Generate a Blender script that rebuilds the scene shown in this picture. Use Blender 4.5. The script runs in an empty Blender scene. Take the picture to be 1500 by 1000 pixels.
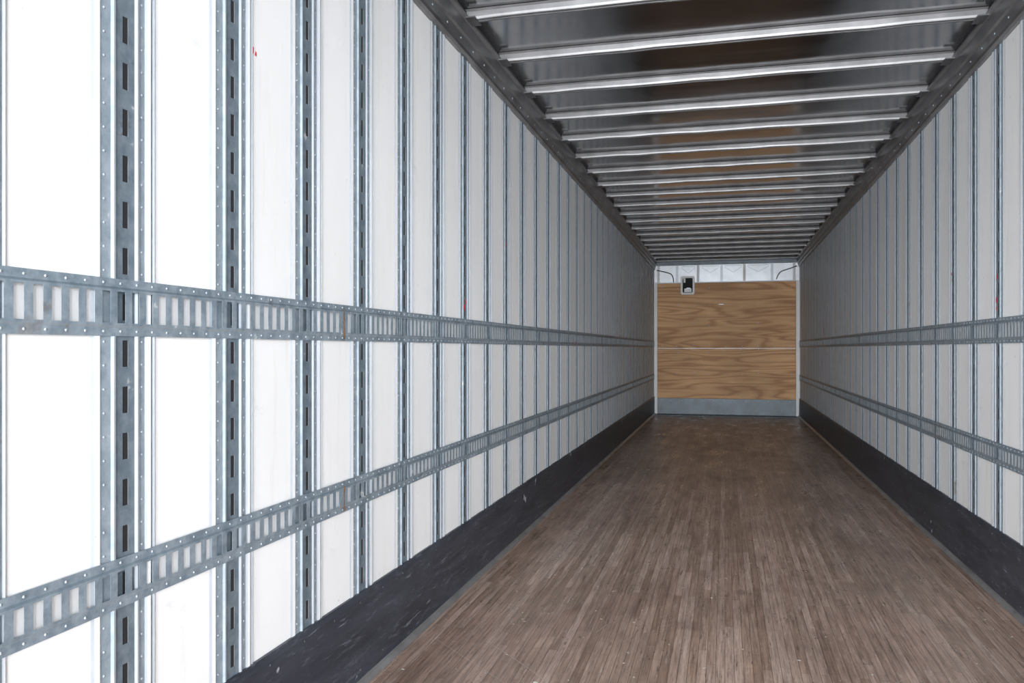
import bpy, math, random
from mathutils import Vector
random.seed(7)
XL, XR = -1.28, 1.29
Y0, Y1 = -0.9, 15.45
ZR = 2.84          # roof sheet
scene = bpy.context.scene
scene.view_settings.view_transform = 'Standard'

# ---------------------------------------------------------------- materials
def mat(name):
    m = bpy.data.materials.new(name); m.use_nodes = True
    nt = m.node_tree; b = nt.nodes['Principled BSDF']
    return m, nt, b
def N(nt, t, **kw):
    n = nt.nodes.new(t)
    for k, v in kw.items():
        if k in n.inputs: n.inputs[k].default_value = v
        else: setattr(n, k, v)
    return n
def ramp(nt, fac, stops, interp='LINEAR'):
    r = nt.nodes.new('ShaderNodeValToRGB'); r.color_ramp.interpolation = interp
    el = r.color_ramp.elements
    while len(el) < len(stops): el.new(0.5)
    for e, (p, c) in zip(el, stops):
        e.position = p; e.color = (c[0], c[1], c[2], 1) if hasattr(c, '__len__') else (c, c, c, 1)
    nt.links.new(fac, r.inputs[0]); return r.outputs[0]
def coords(nt, scale=(1, 1, 1), rot=(0, 0, 0)):
    tc = nt.nodes.new('ShaderNodeTexCoord'); mp = nt.nodes.new('ShaderNodeMapping')
    mp.inputs['Scale'].default_value = scale; mp.inputs['Rotation'].default_value = rot
    nt.links.new(tc.outputs['Object'], mp.inputs['Vector']); return mp.outputs[0]
def noise(nt, scale, sc=(1, 1, 1), detail=4, rough=0.55, dist=0):
    n = N(nt, 'ShaderNodeTexNoise'); n.inputs['Scale'].default_value = scale
    n.inputs['Detail'].default_value = detail; n.inputs['Roughness'].default_value = rough
    n.inputs['Distortion'].default_value = dist
    nt.links.new(coords(nt, sc), n.inputs['Vector']); return n.outputs[0]
def mth(nt, op, a, v=None, v2=None):
    n = nt.nodes.new('ShaderNodeMath'); n.operation = op; nt.links.new(a, n.inputs[0])
    if v is not None: n.inputs[1].default_value = v
    if v2 is not None: n.inputs[2].default_value = v2
    return n.outputs[0]
def mix(nt, fac, a, b, mode='MIX'):
    m = nt.nodes.new('ShaderNodeMix'); m.data_type = 'RGBA'; m.blend_type = mode
    for i, v in ((0, fac), (6, a), (7, b)):
        if isinstance(v, bpy.types.NodeSocket): nt.links.new(v, m.inputs[i])
        elif i == 0: m.inputs[0].default_value = v
        else: m.inputs[i].default_value = (*v, 1)
    return m.outputs[2]
def bump(nt, b, h, strength=0.2, dist=0.002):
    n = nt.nodes.new('ShaderNodeBump'); n.inputs['Strength'].default_value = strength
    n.inputs['Distance'].default_value = dist
    nt.links.new(h, n.inputs['Height']); nt.links.new(n.outputs[0], b.inputs['Normal'])

def m_white():
    m, nt, b = mat('frp_white_panel')
    c1 = ramp(nt, noise(nt, 1.7, (1, 1, .5), 7, .65), [(0.3, (.83, .825, .82)), (0.7, (.90, .90, .90))])
    streak = ramp(nt, noise(nt, 8, (1, 3, .25), 6, .75), [(0.54, 0.0), (0.8, .5)])
    c = mix(nt, streak, c1, (.64, .62, .58))
    sp = ramp(nt, noise(nt, 22, (1, 1, 1), 3, .6), [(0.73, 0.0), (0.76, .55)])
    c = mix(nt, sp, c, (.42, .39, .35))
    sm = ramp(nt, noise(nt, 6.5, (1, .5, 1), 8, .8), [(0.62, 0.0), (0.72, .35)])
    c = mix(nt, sm, c, (.52, .52, .53))
    nt.links.new(c, b.inputs['Base Color']); b.inputs['Roughness'].default_value = .5
    return m
def m_galv(name, c1, c2, metal=.55, rough=.42, rust=True):
    m, nt, b = mat(name)
    c = ramp(nt, noise(nt, 28, (1, 1, 1), 6, .65), [(0.35, c1), (0.65, c2)])
    if rust:
        r = ramp(nt, noise(nt, 2.6, (1, 1, 1), 7, .7), [(0.64, 0.0), (0.72, 0.8)])
        c = mix(nt, r, c, (.24, .15, .09))
        w = ramp(nt, noise(nt, 14, (1, 1, 1), 3, .6), [(0.70, 0.0), (0.73, 0.6)])
        c = mix(nt, w, c, (.75, .75, .74))
        k = ramp(nt, noise(nt, 19, (1, .5, 1), 5, .7), [(0.64, 0.0), (0.72, 0.6)])
        c = mix(nt, k, c, (.10, .115, .13))
    nt.links.new(c, b.inputs['Base Color'])
    b.inputs['Metallic'].default_value = metal
    nt.links.new(ramp(nt, noise(nt, 12, (1, 1, 1), 4), [(0.3, rough - .08), (0.7, rough + .1)]), b.inputs['Roughness'])
    return m
def m_plain(name, col, rough=.5, metal=0.0, var=.12, scale=20):
    m, nt, b = mat(name)
    lo = tuple(x * (1 - var) for x in col); hi = tuple(min(1, x * (1 + var)) for x in col)
    nt.links.new(ramp(nt, noise(nt, scale), [(0.3, lo), (0.7, hi)]), b.inputs['Base Color'])
    b.inputs['Roughness'].default_value = rough; b.inputs['Metallic'].default_value = metal
    return m
def m_kick():
    m, nt, b = mat('scuff_band_paint')
    c = ramp(nt, noise(nt, 5, (1, .35, 2.5), 7, .7), [(0.3, (.018, .022, .031)), (0.7, (.050, .057, .074))])
    w = ramp(nt, noise(nt, 11, (1, .5, 3), 8, .8), [(0.55, 0.0), (0.68, 0.6)])
    c = mix(nt, w, c, (.16, .17, .20))
    l = ramp(nt, noise(nt, 40, (1, .12, 1.5), 4, .7), [(0.64, 0.0), (0.70, 0.6)])
    c = mix(nt, l, c, (.24, .26, .30))
    w2 = ramp(nt, noise(nt, 5.5, (1, 1, 1), 3, .55), [(0.70, 0.0), (0.712, 0.8)])
    c = mix(nt, w2, c, (.42, .46, .52))
    nt.links.new(c, b.inputs['Base Color']); b.inputs['Roughness'].default_value = .45
    bump(nt, b, noise(nt, 9, (1, .4, 3), 6), .5, .005)
    return m
def m_floor():
    m, nt, b = mat('laminated_oak_floor')
    v = coords(nt, (1, 1, 1), (0, 0, math.radians(90)))
    br = nt.nodes.new('ShaderNodeTexBrick')
    br.offset = .37; br.offset_frequency = 2; br.squash = .62; br.squash_frequency = 3
    for k, val in (('Scale', 1.0), ('Brick Width', 1.35), ('Row Height', .034), ('Mortar Size', .0010), ('Mortar Smooth', .3), ('Bias', 0.0)):
        br.inputs[k].default_value = val
    br.inputs['Color1'].default_value = (0, 0, 0, 1); br.inputs['Color2'].default_value = (1, 1, 1, 1)
    br.inputs['Mortar'].default_value = (.5, .5, .5, 1)
    nt.links.new(v, br.inputs['Vector'])
    c = ramp(nt, br.outputs['Color'], [(0.0, (.27, .180, .135)), (0.35, (.335, .232, .180)), (0.7, (.37, .262, .208)), (1.0, (.44, .325, .268))])
    g = ramp(nt, noise(nt, 75, (1, .04, 1), 8, .75), [(0.32, (.44, .42, .40)), (0.5, (.92, .92, .92)), (0.68, (1.38, 1.36, 1.34))])
    c = mix(nt, 1.0, c, g, 'MULTIPLY')
    g2 = ramp(nt, noise(nt, 1.1, (1, .5, 1), 8, .72), [(0.32, (.58, .56, .54)), (0.5, (.95, .95, .95)), (0.7, (1.28, 1.28, 1.29))])
    c = mix(nt, 1.0, c, g2, 'MULTIPLY')
    ws = ramp(nt, noise(nt, 30, (1, .15, 1), 9, .8), [(0.57, 0.0), (0.68, 0.5)])
    c = mix(nt, ws, c, (.54, .48, .44))
    dk = ramp(nt, noise(nt, 55, (1, .08, 1), 6, .7), [(0.59, 0.0), (0.67, 0.8)])
    c = mix(nt, dk, c, (.07, .048, .038))
    stain = ramp(nt, noise(nt, 3.1, (1, .6, 1), 3, .5), [(0.65, 0.0), (0.71, 0.5)])
    c = mix(nt, stain, c, (.10, .072, .056))
    c = mix(nt, br.outputs['Fac'], c, (.07, .05, .042))
    nt.links.new(c, b.inputs['Base Color'])
    nt.links.new(ramp(nt, noise(nt, 5, (1, .4, 1), 7, .65), [(0.3, .20), (0.7, .48)]), b.inputs['Roughness'])
    bump(nt, b, g, .3, .0014)
    return m
def m_ply():
    m, nt, b = mat('plywood_board')
    f = noise(nt, 1.0, (.30, 1, 2.6), 2.5, .45, .35)
    s = mth(nt, 'SINE', mth(nt, 'MULTIPLY', f, 85.0))
    c = ramp(nt, mth(nt, 'MULTIPLY_ADD', s, .5, .5), [(0.0, (.45, .225, .085)), (0.35, (.60, .335, .140)), (1.0, (.67, .395, .185))])
    g = ramp(nt, noise(nt, 14, (.10, 1, 3), 6, .7), [(0.3, (.78, .74, .70)), (0.7, (1.1, 1.1, 1.1))])
    c = mix(nt, 1.0, c, g, 'MULTIPLY')
    g = ramp(nt, noise(nt, 1.2, (.6, 1, 1.6), 4, .6), [(0.35, (.80, .76, .72)), (0.65, (1.08, 1.08, 1.08))])
    c = mix(nt, 1.0, c, g, 'MULTIPLY')
    nt.links.new(c, b.inputs['Base Color']); b.inputs['Roughness'].default_value = .55
    return m
def m_roof():
    m, nt, b = mat('roof_sheet_aluminium')
    c = ramp(nt, noise(nt, 1.5, (1, 1, 1), 5), [(0.3, (.36, .36, .365)), (0.7, (.50, .50, .505))])
    nt.links.new(c, b.inputs['Base Color']); b.inputs['Metallic'].default_value = 1
    nt.links.new(ramp(nt, noise(nt, 4, (.3, 2, 1), 5), [(0.3, .10), (0.7, .2)]), b.inputs['Roughness'])
    bump(nt, b, noise(nt, 1.8, (.6, 1, 1), 2), .3, .02)
    return m

WHITE = m_white()
GALV = m_galv('galvanised_steel', (.27, .335, .385), (.40, .465, .52), .3)
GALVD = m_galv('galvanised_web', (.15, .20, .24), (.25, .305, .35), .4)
TRACK = m_galv('galvanised_track', (.18, .23, .275), (.32, .38, .43), .3)
BRIGHT = m_plain('post_edge_highlight', (.50, .545, .60), .35, .5, .06)  # paler steel that paints highlights on post ridges and edges
BOW = m_plain('roof_bow_aluminium', (.17, .17, .175), .42, .2, .25, 7)
BOWL = m_plain('roof_bow_lit_edge', (.36, .36, .37), .42, .2, .15, 7)  # lighter copy of the bow metal, paints the lit edge
RAIL = m_plain('top_rail_aluminium', (.135, .135, .14), .36, .5, .35, 5)
RAILL = m_plain('top_rail_lip', (.24, .235, .235), .4, .4, .25, 5)
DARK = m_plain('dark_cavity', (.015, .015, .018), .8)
RUST = m_plain('rust_streak', (.20, .12, .07), .8, 0, .4, 60)
KICK = m_kick(); FLOOR = m_floor(); PLY = m_ply(); ROOF = m_roof()
RED = m_plain('red_paint', (.7, .02, .04), .5)
CHIP = m_plain('pale_debris', (.6, .56, .5), .7, 0, .3, 40)
SCR = m_plain('floor_scratch', (.42, .37, .33), .6, 0, .3, 40)
NAIL = m_plain('rivet_metal', (.42, .47, .52), .4, .3)
GREYPL = m_plain('grey_steel_plate', (.12, .15, .175), .45, .2, .2, 6)
NOSE = m_plain('nose_header_metal', (.56, .59, .63), .35, .3, .1, 5)
NOSE2 = m_plain('nose_header_rib', (.36, .39, .43), .35, .3, .1, 5)
TRIMW = m_plain('white_corner_trim', (.7, .71, .73), .4, .0, .05)

# ---------------------------------------------------------------- mesh builder
class MB:
    def __init__(s, mats): s.v = []; s.f = []; s.m = []; s.mats = mats; s.sm = []
    def q(s, pts, mi=0, smooth=False):
        i = len(s.v); s.v += [tuple(p) for p in pts]
        s.f.append(tuple(range(i, i + len(pts)))); s.m.append(mi); s.sm.append(smooth)
    def box(s, a, b, mi=0):
        x0, y0, z0 = a; x1, y1, z1 = b
        i = len(s.v)
        s.v += [(x0,y0,z0),(x1,y0,z0),(x1,y1,z0),(x0,y1,z0),(x0,y0,z1),(x1,y0,z1),(x1,y1,z1),(x0,y1,z1)]
        for f in ((0,3,2,1),(4,5,6,7),(0,1,5,4),(1,2,6,5),(2,3,7,6),(3,0,4,7)):
            s.f.append(tuple(i + k for k in f)); s.m.append(mi); s.sm.append(False)
    def dome(s, c, n, u, w, r, h, mi=0, k=6):
        c = Vector(c); n = Vector(n); u = Vector(u); w = Vector(w)
        i = len(s.v)
        for rr, hh in ((1, 0), (.7, .7)):
            for j in range(k):
                a = 2 * math.pi * j / k
                s.v.append(tuple(c + u * math.cos(a) * r * rr + w * math.sin(a) * r * rr + n * h * hh))
        s.v.append(tuple(c + n * h))
        for j in range(k):
            j2 = (j + 1) % k
            s.f.append((i + j, i + j2, i + k + j2, i + k + j)); s.f.append((i + k + j, i + k + j2, i + 2 * k))
            s.m += [mi, mi]; s.sm += [True, True]
    def obj(s, name, parent=None):
        me = bpy.data.meshes.new(name); me.from_pydata(s.v, [], s.f)
        for m in s.mats: me.materials.append(m)
        me.polygons.foreach_set('material_index', s.m); me.polygons.foreach_set('use_smooth', s.sm)
        me.update()
        o = bpy.data.objects.new(name, me); scene.collection.objects.link(o)
        if parent: o.parent = parent
        return o

# ---------------------------------------------------------------- shell
b = MB([FLOOR]); b.box((XL, Y0, -.06), (XR, Y1, 0)); b.obj('floor')
b = MB([WHITE]); b.box((XL - .06, Y0, -.06), (XL, Y1 + .06, ZR)); b.obj('wall_left')
b = MB([WHITE]); b.box((XR, Y0, -.06), (XR + .06, Y1 + .06, ZR)); b.obj('wall_right')
b = MB([ROOF]); b.box((XL - .06, Y0, ZR), (XR + .06, Y1 + .06, ZR + .03)); b.obj('ceiling')
b = MB([NOSE]); b.box((XL, Y1, -.06), (XR, Y1 + .06, ZR)); b.obj('wall_far')

# ---------------------------------------------------------------- side helpers
def P(side, d, y, z):
    return (XL + d, y, z) if side < 0 else (XR - d, y, z)
def face(mb, side, pts, mi=0, smooth=False):
    pts = [P(side, *p) for p in pts]
    if side > 0: pts = pts[::-1]
    mb.q(pts, mi, smooth)

TR = [(.637, .745), (1.228, 1.352)]   # cargo track z ranges
PITCH = .405
def posts(side, phase):
    mb = MB([GALV, GALVD, BRIGHT, DARK, NAIL, WHITE])
    y = phase - 14 * PITCH
    while y < Y0 + .15: y += PITCH
    z0, z1 = .322, 2.685
    while y < Y1 - .12:
        prof = [(-.100, .0004, 2), (-.094, .0040, 5), (-.078, .0040, 5), (-.077, .0015, 0), (-.044, .0015, 0), (-.039, .006, 2), (-.034, .006, 2), (-.029, .0018, 1),
                (None,), (.029, .0018, 2), (.034, .006, 2), (.039, .006, 0), (.044, .0015, 0), (.062, .0015, 2), (.067, .0055, 5), (.078, .0055, 0), (.083, .0015, 0), (.088, .0015, 2), (.092, .0045, 5), (.100, .0004, 5)]
        for i in range(len(prof) - 1):
            a, c = prof[i], prof[i + 1]
            if a[0] is None or c[0] is None: continue
            face(mb, side, [(a[1], y + a[0], z0), (c[1], y + c[0], z0), (c[1], y + c[0], z1), (a[1], y + a[0], z1)], a[2])
        hw, wd, d = .0085, .029, .0018
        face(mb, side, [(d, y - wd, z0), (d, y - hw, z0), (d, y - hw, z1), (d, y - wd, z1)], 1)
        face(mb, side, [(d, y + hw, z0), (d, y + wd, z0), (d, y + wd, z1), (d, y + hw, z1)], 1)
        face(mb, side, [(.0006, y - hw, z0), (.0006, y + hw, z0), (.0006, y + hw, z1), (.0006, y - hw, z1)], 3)  # dark backing strip, paints the shade inside the slots
        z = z0; zc = z0 + .055
        while zc < z1:
            a, c = zc - .029, zc + .029
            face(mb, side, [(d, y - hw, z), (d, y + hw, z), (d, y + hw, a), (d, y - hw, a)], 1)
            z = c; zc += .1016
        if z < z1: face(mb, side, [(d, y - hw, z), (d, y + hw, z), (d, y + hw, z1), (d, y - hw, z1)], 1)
        if y < 6.5:
            zz = z0 + .03
            while zz < z1:
                if not any(t[0] - .01 < zz < t[1] + .01 for t in TR):
                    for s in (-.064, .053):
                        mb.dome(P(side, .0015, y + s, zz), (-side, 0, 0), (0, 1, 0), (0, 0, 1), .0034, .002, 4)
                zz += .0508
        y += PITCH
    return mb.obj('logistics_post_row')
PL = posts(-1, 1.527); PR = posts(1, 1.617)

# ---------------------------------------------------------------- cargo tracks
def track(side, z0, z1):
    mb = MB([TRACK, GALVD, NAIL, GALV, RUST])
    ya, yb = Y0 + .05, Y1 - .06
    F, D, T = .0066, .0100, .0092
    prof = [(z0, .0061), (z0, F), (z0 + .018, F), (z0 + .023, D), (z0 + .028, D)]
    profT = [(z1 - .028, D), (z1 - .023, D), (z1 - .018, F), (z1, F), (z1, .0061)]
    mi = [1, 0, 3, 0]  # lower slope takes lighter steel, painting in its highlight
    for pr, mm in ((prof, mi), (profT, [0, 1, 0, 0])):
        for i in range(len(pr) - 1):
            a, c = pr[i], pr[i + 1]
            face(mb, side, [(a[1], ya, a[0]), (a[1], yb, a[0]), (c[1], yb, c[0]), (c[1], ya, c[0])], mm[i])
    pit, w = .0445, .0235
    za, zb = z0 + .028, z1 - .028
    prev = ya; y = ya + .03
    while y + w < yb:
        if (y - 2.54) % 3.05 < .0445:
            y += pit; continue
        face(mb, side, [(D, prev, za), (D, y, za), (D, y, zb), (D, prev, zb)], 0)
        e = y + w
        face(mb, side, [(D, y, za), (T, y, za), (T, y, zb), (D, y, zb)], 1)
        face(mb, side, [(T, e, za), (D, e, za), (D, e, zb), (T, e, zb)], 1)
        face(mb, side, [(D, y, zb), (T, y, zb), (T, e, zb), (D, e, zb)], 1)
        face(mb, side, [(D, y, za), (D, e, za), (T, e, za), (T, y, za)], 1)
        prev = e; y += pit
    face(mb, side, [(D, prev, za), (D, yb, za), (D, yb, zb), (D, prev, zb)], 0)
    y = ya + .02
    while y < 8:
        for zz in (z0 + .010, z1 - .010):
            mb.dome(P(side, F, y, zz), (-side, 0, 0), (0, 1, 0), (0, 0, 1), .0034, .002, 2)
        y += .0508 if y < 5 else .1016
    for k in range(-1, 5):
        yj = 2.56 + 3.05 * k
        if ya + .1 < yj < yb - .1:
            face(mb, side, [(D + .0004, yj + .02, z0 + .003), (D + .0004, yj + .0235, z0 + .003), (D + .0004, yj + .0235, z1 - .003), (D + .0004, yj + .02, z1 - .003)], 1)
            pts = []                 # ragged rust streak at the joint
            for t in range(7): pts.append((D + .0006, yj + .016 + random.uniform(-.004, .002), z0 + .006 + (z1 - z0 - .02) * t / 6))
            for t in range(6, -1, -1): pts.append((D + .0006, yj + .021 + random.uniform(-.001, .007), z0 + .006 + (z1 - z0 - .02) * t / 6))
            if (k + (1 if z0 < 1 else 0)) % 2 == 0 or k == 0: face(mb, side, pts, 4)
    return mb.obj('cargo_track')
for s in (-1, 1):
    for t in TR: track(s, *t)

# ---------------------------------------------------------------- scuff band, floor trims, top rails
for s, nm in ((-1, 'left'), (1, 'right')):
    mb = MB([KICK, GALV])
    ya, yb = Y0, Y1 - .06
    pr = [(0, 0), (.014, 0), (.014, .30), (.009, .322), (0, .322)]
    for i in range(len(pr) - 1):
        a, c = pr[i], pr[i + 1]
        face(mb, s, [(a[0], ya, a[1]), (a[0], yb, a[1]), (c[0], yb, c[1]), (c[0], ya, c[1])], 0)
    y = Y0 + .2
    while y < yb:
        for zz in (.05, .29): mb.dome(P(s, .014, y, zz), (-s, 0, 0), (0, 1, 0), (0, 0, 1), .005, .003, 0)
        y += .2
    mb.obj('baseboard_' + nm)
    mb = MB([RAILL])
    for (d0, h0), (d1, h1) in (((.014, .016), (.024, .012)), ((.024, .012), (.040, .001))):
        face(mb, s, [(d1, ya, h1), (d1, yb, h1), (d0, yb, h0), (d0, ya, h0)])
    mb.obj('trim_%d' % (1 if s < 0 else 2))
    mb = MB([RAIL, RAILL, NAIL, DARK])
    pr = [(0, 2.672), (.016, 2.672), (.018, 2.692), (.027, 2.700), (.034, 2.742), (.046, 2.748), (.058, 2.798), (.075, 2.803), (.077, 2.812), (.060, 2.84)]
    mis = [1, 1, 0, 0, 1, 0, 1, 0, 0]
    for i in range(len(pr) - 1):
        a, c = pr[i], pr[i + 1]
        face(mb, s, [(a[0], Y0, a[1]), (a[0], Y1, a[1]), (c[0], Y1, c[1]), (c[0], Y0, c[1])], mis[i])
    y = Y0 + .1
    while y < 9:
        mb.dome(P(s, .031, y, 2.72), (-s * .98, 0, -.17), (0, 1, 0), (0, 0, 1), .006, .004, 2)
        y += .2
    mb.obj('trim_%d' % (3 if s < 0 else 4))

# ---------------------------------------------------------------- roof bows
mb = MB([BOW, RAIL, BOWL])
y = 3.81 - 7 * .6
while y < Y1 - .1:
    xa, xb = XL + .066, XR - .066
    segs = 14
    j = [random.uniform(-.003, .003) for _ in range(segs + 1)]
    pr = [(-.055, .037), (-.032, .034), (-.025, .012), (-.023, .002), (-.019, 0), (-.006, .0), (-.004, .005), (.004, .005), (.006, 0), (.019, 0), (.024, .006), (.030, .033), (.055, .037)]
    ms = [2, 0, 2, 2, 0, 0, 0, 0, 0, 0, 0, 0]  # only the rear-facing side gets the painted bright edge
    jit = random.uniform(-.01, .01)
    for k in range(segs):
        x0 = xa + (xb - xa) * k / segs; x1 = xa + (xb - xa) * (k + 1) / segs
        for i in range(len(pr) - 1):
            a, c = pr[i], pr[i + 1]
            def zz(p, jj): return 2.801 + p[1] + (jj if p[1] < .015 else 0)
            mb.q([(x0, y + jit + a[0], zz(a, j[k])), (x1, y + jit + a[0], zz(a, j[k + 1])), (x1, y + jit + c[0], zz(c, j[k + 1])), (x0, y + jit + c[0], zz(c, j[k]))], ms[i])
    for s, xe in ((-1, xa), (1, xb)):
        mb.box((min(xe, xe - s * .05), y + jit - .055, 2.797), (max(xe, xe - s * .05), y + jit + .055, 2.8035), 1)
    y += .6
mb.obj('roof_bow_row')

# ---------------------------------------------------------------- front (nose) assembly
yF = Y1 - .045
mb = MB([PLY, NAIL, DARK])
mb.box((XL + .065, yF, .292), (XR - .065, Y1 - .001, 1.209))
mb.box((XL + .065, yF, 1.213), (XR - .065, Y1 - .001, 2.41))
mb.box((XL + .065, yF - .001, 1.207), (XR - .065, yF, 1.214), 1)
for zz in (.36, .75, 1.16, 1.26, 1.65, 2.0, 2.34):
    for k in range(9):
        mb.dome((XL + .14 + k * .286 + random.uniform(-.02, .02), yF, zz + random.uniform(-.03, .03)), (0, -1, 0), (1, 0, 0), (0, 0, 1), .009, .003, 1)
mb.box((XL + 1.17, yF - .004, 2.01), (XL + 1.26, yF, 2.022), 1)
mb.obj('plywood_bulkhead')
mb = MB([GREYPL, NAIL])
mb.box((XL + .065, yF - .012, .004), (XR - .065, Y1 - .001, .290))
for k in range(13): mb.dome((XL + .13 + k * .19, yF - .012, .255), (0, -1, 0), (1, 0, 0), (0, 0, 1), .008, .004, 1)
mb.obj('steel_kick_plate')
for i, (xa, xb) in enumerate(((XL + .001, XL + .063), (XR - .063, XR - .001))):
    mb = MB([TRIMW]); mb.box((xa, yF - .02, .001), (xb, Y1, 2.40)); mb.box((xa + (.04 if i == 0 else 0), yF - .035, .001), (xb - (0 if i == 0 else .04), yF - .02, 2.40))
    mb.obj('trim_%d' % (5 + i))
mb = MB([NOSE, RAILL, GREYPL, TRIMW, NOSE2])
mb.box((XL + .02, yF - .02, 2.412), (XR - .02, Y1, 2.432), 3)
mb.box((XL + .02, yF - .05, 2.745), (XR - .02, Y1, 2.838), 2)
mb.box((XL + .02, yF + .03, 2.432), (XR - .02, Y1 - .001, 2.745), 0)
for x, mi in ((XL + .08, 3), (XL + .42, 4), (XL + .80, 3), (XL + 1.22, 4), (XL + 1.62, 1), (XL + 2.10, 4), (XL + 2.48, 3)):
    mb.box((x - .022, yF - .004, 2.432), (x + .022, yF + .03, 2.745), mi)
for x0, x1 in ((XL + .50, XL + .75), (XL + .86, XL + 1.18), (XL + 1.27, XL + 1.58), (XL + 1.67, XL + 2.05)):
    w = .006; xm = (x0 + x1) / 2      # stamped V brace in each header bay
    for a, c in (((x0, 2.70), (xm, 2.60)), ((xm, 2.60), (x1, 2.70))):
        mb.q([(a[0], yF + .024, a[1] - w), (c[0], yF + .024, c[1] - w), (c[0], yF + .024, c[1] + w), (a[0], yF + .024, a[1] + w)], 4)
    mb.box((x0, yF + .015, 2.715), (x1, yF + .03, 2.73), 4)
mb.obj('nose_header_frame')

def tube(name, pts, r, m, parent=None):
    cu = bpy.data.curves.new(name, 'CURVE'); cu.dimensions = '3D'; cu.bevel_depth = r; cu.bevel_resolution = 2
    sp = cu.splines.new('NURBS'); sp.points.add(len(pts) - 1); sp.order_u = 3; sp.use_endpoint_u = True
    for p, q in zip(sp.points, pts): p.co = (*q, 1)
    cu.materials.append(m); o = bpy.data.objects.new(name, cu); scene.collection.objects.link(o)
    if parent: o.parent = parent
    return o
tube('corner_cable', [(XL + .05, yF - .06, 2.66), (XL + .25, yF - .06, 2.62), (XL + .36, yF - .06, 2.56), (XL + .36, yF - .06, 2.43)], .007, DARK)
tube('corner_cable', [(XR - .05, yF - .06, 2.68), (XR - .22, yF - .06, 2.62), (XR - .36, yF - .06, 2.58), (XR - .40, yF - .06, 2.45)], .007, DARK)

def rrect(x0, x1, z0, z1, r, n=5):
    out = []
    for cx, cz, a0 in ((x1 - r, z1 - r, 0), (x0 + r, z1 - r, 90), (x0 + r, z0 + r, 180), (x1 - r, z0 + r, 270)):
        for k in range(n + 1):
            a = math.radians(a0 + 90 * k / n); out.append((cx + r * math.cos(a), cz + r * math.sin(a)))
    return out
mb = MB([TRIMW, DARK, NAIL])
cx, cz = -.665, 2.37
yv = yF - .022
o = rrect(cx - .125, cx + .125, cz - .17, cz + .17, .035); ii = rrect(cx - .09, cx + .09, cz - .135, cz + .135, .025)
n = len(o)
for k in range(n):
    k2 = (k + 1) % n
    mb.q([(o[k][0], yv - .03, o[k][1]), (ii[k][0], yv - .03, ii[k][1]), (ii[k2][0], yv - .03, ii[k2][1]), (o[k2][0], yv - .03, o[k2][1])], 0)
    mb.q([(o[k][0], yv, o[k][1]), (o[k][0], yv - .03, o[k][1]), (o[k2][0], yv - .03, o[k2][1]), (o[k2][0], yv, o[k2][1])], 0)
    mb.q([(ii[k][0], yv - .03, ii[k][1]), (ii[k][0], yv - .003, ii[k][1]), (ii[k2][0], yv - .003, ii[k2][1]), (ii[k2][0], yv - .03, ii[k2][1])], 0)
mb.q([(p[0], yv - .004, p[1]) for p in ii], 1)
mb.box((cx - .06, yv - .045, cz - .125), (cx + .07, yv - .004, cz - .06), 0)
mb.box((cx - .075, yv - .04, cz + .05), (cx - .04, yv - .004, cz + .13), 0)
mb.box((cx - .02, yv - .05, cz - .07), (cx + .05, yv - .004, cz - .045), 2)
mb.obj('vent_hatch')

mb = MB([DARK, GREYPL]); mb.box((XL + .05, Y1 - .62, 0), (XR - .05, Y1 - .60, .003), 0); mb.box((XL + .05, Y1 - .5, 0), (XR - .05, Y1 - .065, .004), 1)
mb.obj('threshold_plate')

# ---------------------------------------------------------------- marks and debris
def blob(mb, side, d, y, z, r, st=1.6):
    pts = []
    for k in range(9):
        a = 2 * math.pi * k / 9; rr = r * random.uniform(.6, 1.15)
        pts.append((d, y + rr * math.cos(a), z + rr * st * math.sin(a)))
    face(mb, side, pts)
mb = MB([RED])
for y, z, r, d in ((2.03, 2.037, .008, .0012), (2.045, 2.03, .005, .0012), (3.93, 1.41, .012, .0065), (3.95, 1.44, .009, .0065), (4.74, 1.83, .008, .0065), (7.1, 1.25, .014, .0105), (6.9, 1.25, .010, .0105)):
    blob(mb, -1, d, y, z, r)
mb.obj('red_paint_marks', PL)
mb = MB([RED])
for y, z, r in ((4.45, 1.55, .010), (4.46, 1.44, .012), (4.46, 1.40, .009), (5.28, 1.64, .008), (5.27, 1.60, .006), (6.4, 1.45, .008), (7.2, 1.5, .008)):
    blob(mb, 1, .0065, y, z, r, 1.6)
mb.obj('red_paint_marks', PR)
mb = MB([CHIP, SCR])
for _ in range(620):
    y = 1.2 + 13 * random.random() ** 1.5; x = random.uniform(XL + .05, XR - .05); r = random.uniform(.0015, .0060) * (1 + (random.random() > .93) * 1.2)
    st = random.uniform(.5, 2.2); ang = random.random() * 3.14
    pts = []
    for k in range(6):
        a = 2 * math.pi * k / 6; u = r * math.cos(a) * random.uniform(.6, 1.1); w = r * st * math.sin(a)
        pts.append((x + u * math.cos(ang) - w * math.sin(ang), y + u * math.sin(ang) + w * math.cos(ang), .0012))
    mb.q(pts)
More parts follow.
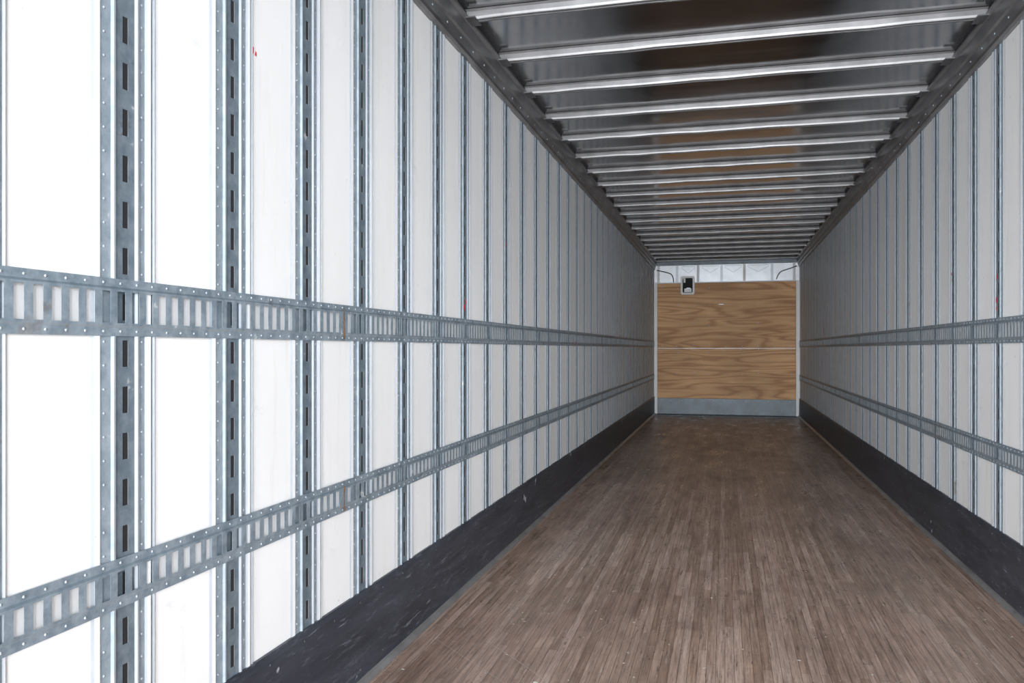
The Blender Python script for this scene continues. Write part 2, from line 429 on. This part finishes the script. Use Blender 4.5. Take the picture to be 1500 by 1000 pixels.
for _ in range(70):      # long curved scratches in the boards
    y = 1.4 + 9 * random.random() ** 1.4; x = random.uniform(XL + .1, XR - .1)
    a = random.uniform(-.9, .9) + math.pi / 2; da = random.uniform(-.06, .06); w = random.uniform(.0005, .0013)
    for k in range(random.randint(3, 11)):
        x2 = x + .05 * math.cos(a); y2 = y + .05 * math.sin(a); nx, ny = -math.sin(a) * w, math.cos(a) * w
        if abs(x2) > 1.2: break
        mb.q([(x - nx, y - ny, .0009), (x + nx, y + ny, .0009), (x2 + nx, y2 + ny, .0009), (x2 - nx, y2 - ny, .0009)], 1)
        x, y = x2, y2; a += da
mb.obj('floor_debris')

# ---------------------------------------------------------------- light
w = bpy.data.worlds.new('overcast_sky'); scene.world = w; w.use_nodes = True
bg = w.node_tree.nodes['Background']; bg.inputs[0].default_value = (.86, .93, 1, 1); bg.inputs[1].default_value = 1.2
def area(name, loc, rot, sx, sy, e, col=(1, 1, 1)):
    l = bpy.data.lights.new(name, 'AREA'); l.shape = 'RECTANGLE'; l.size = sx; l.size_y = sy; l.energy = e; l.color = col
    o = bpy.data.objects.new(name, l); o.location = loc; o.rotation_euler = rot; scene.collection.objects.link(o); return o
area('rear_daylight_fill', (0, -7.0, 2.2), (math.radians(88), 0, 0), 9, 4.4, 4200, (.945, .97, 1))  # added area lamp, stands in for daylight from the open rear doors
s = bpy.data.lights.new('broad_fill_sun', 'SUN'); s.energy = 1.0; s.angle = math.radians(40); s.color = (1, .97, .93)  # added wide sun lamp behind the camera, brightens the far end
o = bpy.data.objects.new('broad_fill_sun', s); o.rotation_euler = (math.radians(87), 0, 0); o.location = (0, -6, 3); scene.collection.objects.link(o)

# ---------------------------------------------------------------- camera
cam = bpy.data.cameras.new('camera'); cam.sensor_width = 36; cam.lens = 1197 / 1500 * 36; cam.shift_y = 11 / 1500
cam.clip_start = .02
c = bpy.data.objects.new('camera', cam); c.location = (0, 0, 1.2)
c.rotation_euler = (math.radians(90), 0, math.atan(312 / 1197)); scene.collection.objects.link(c); scene.camera = c
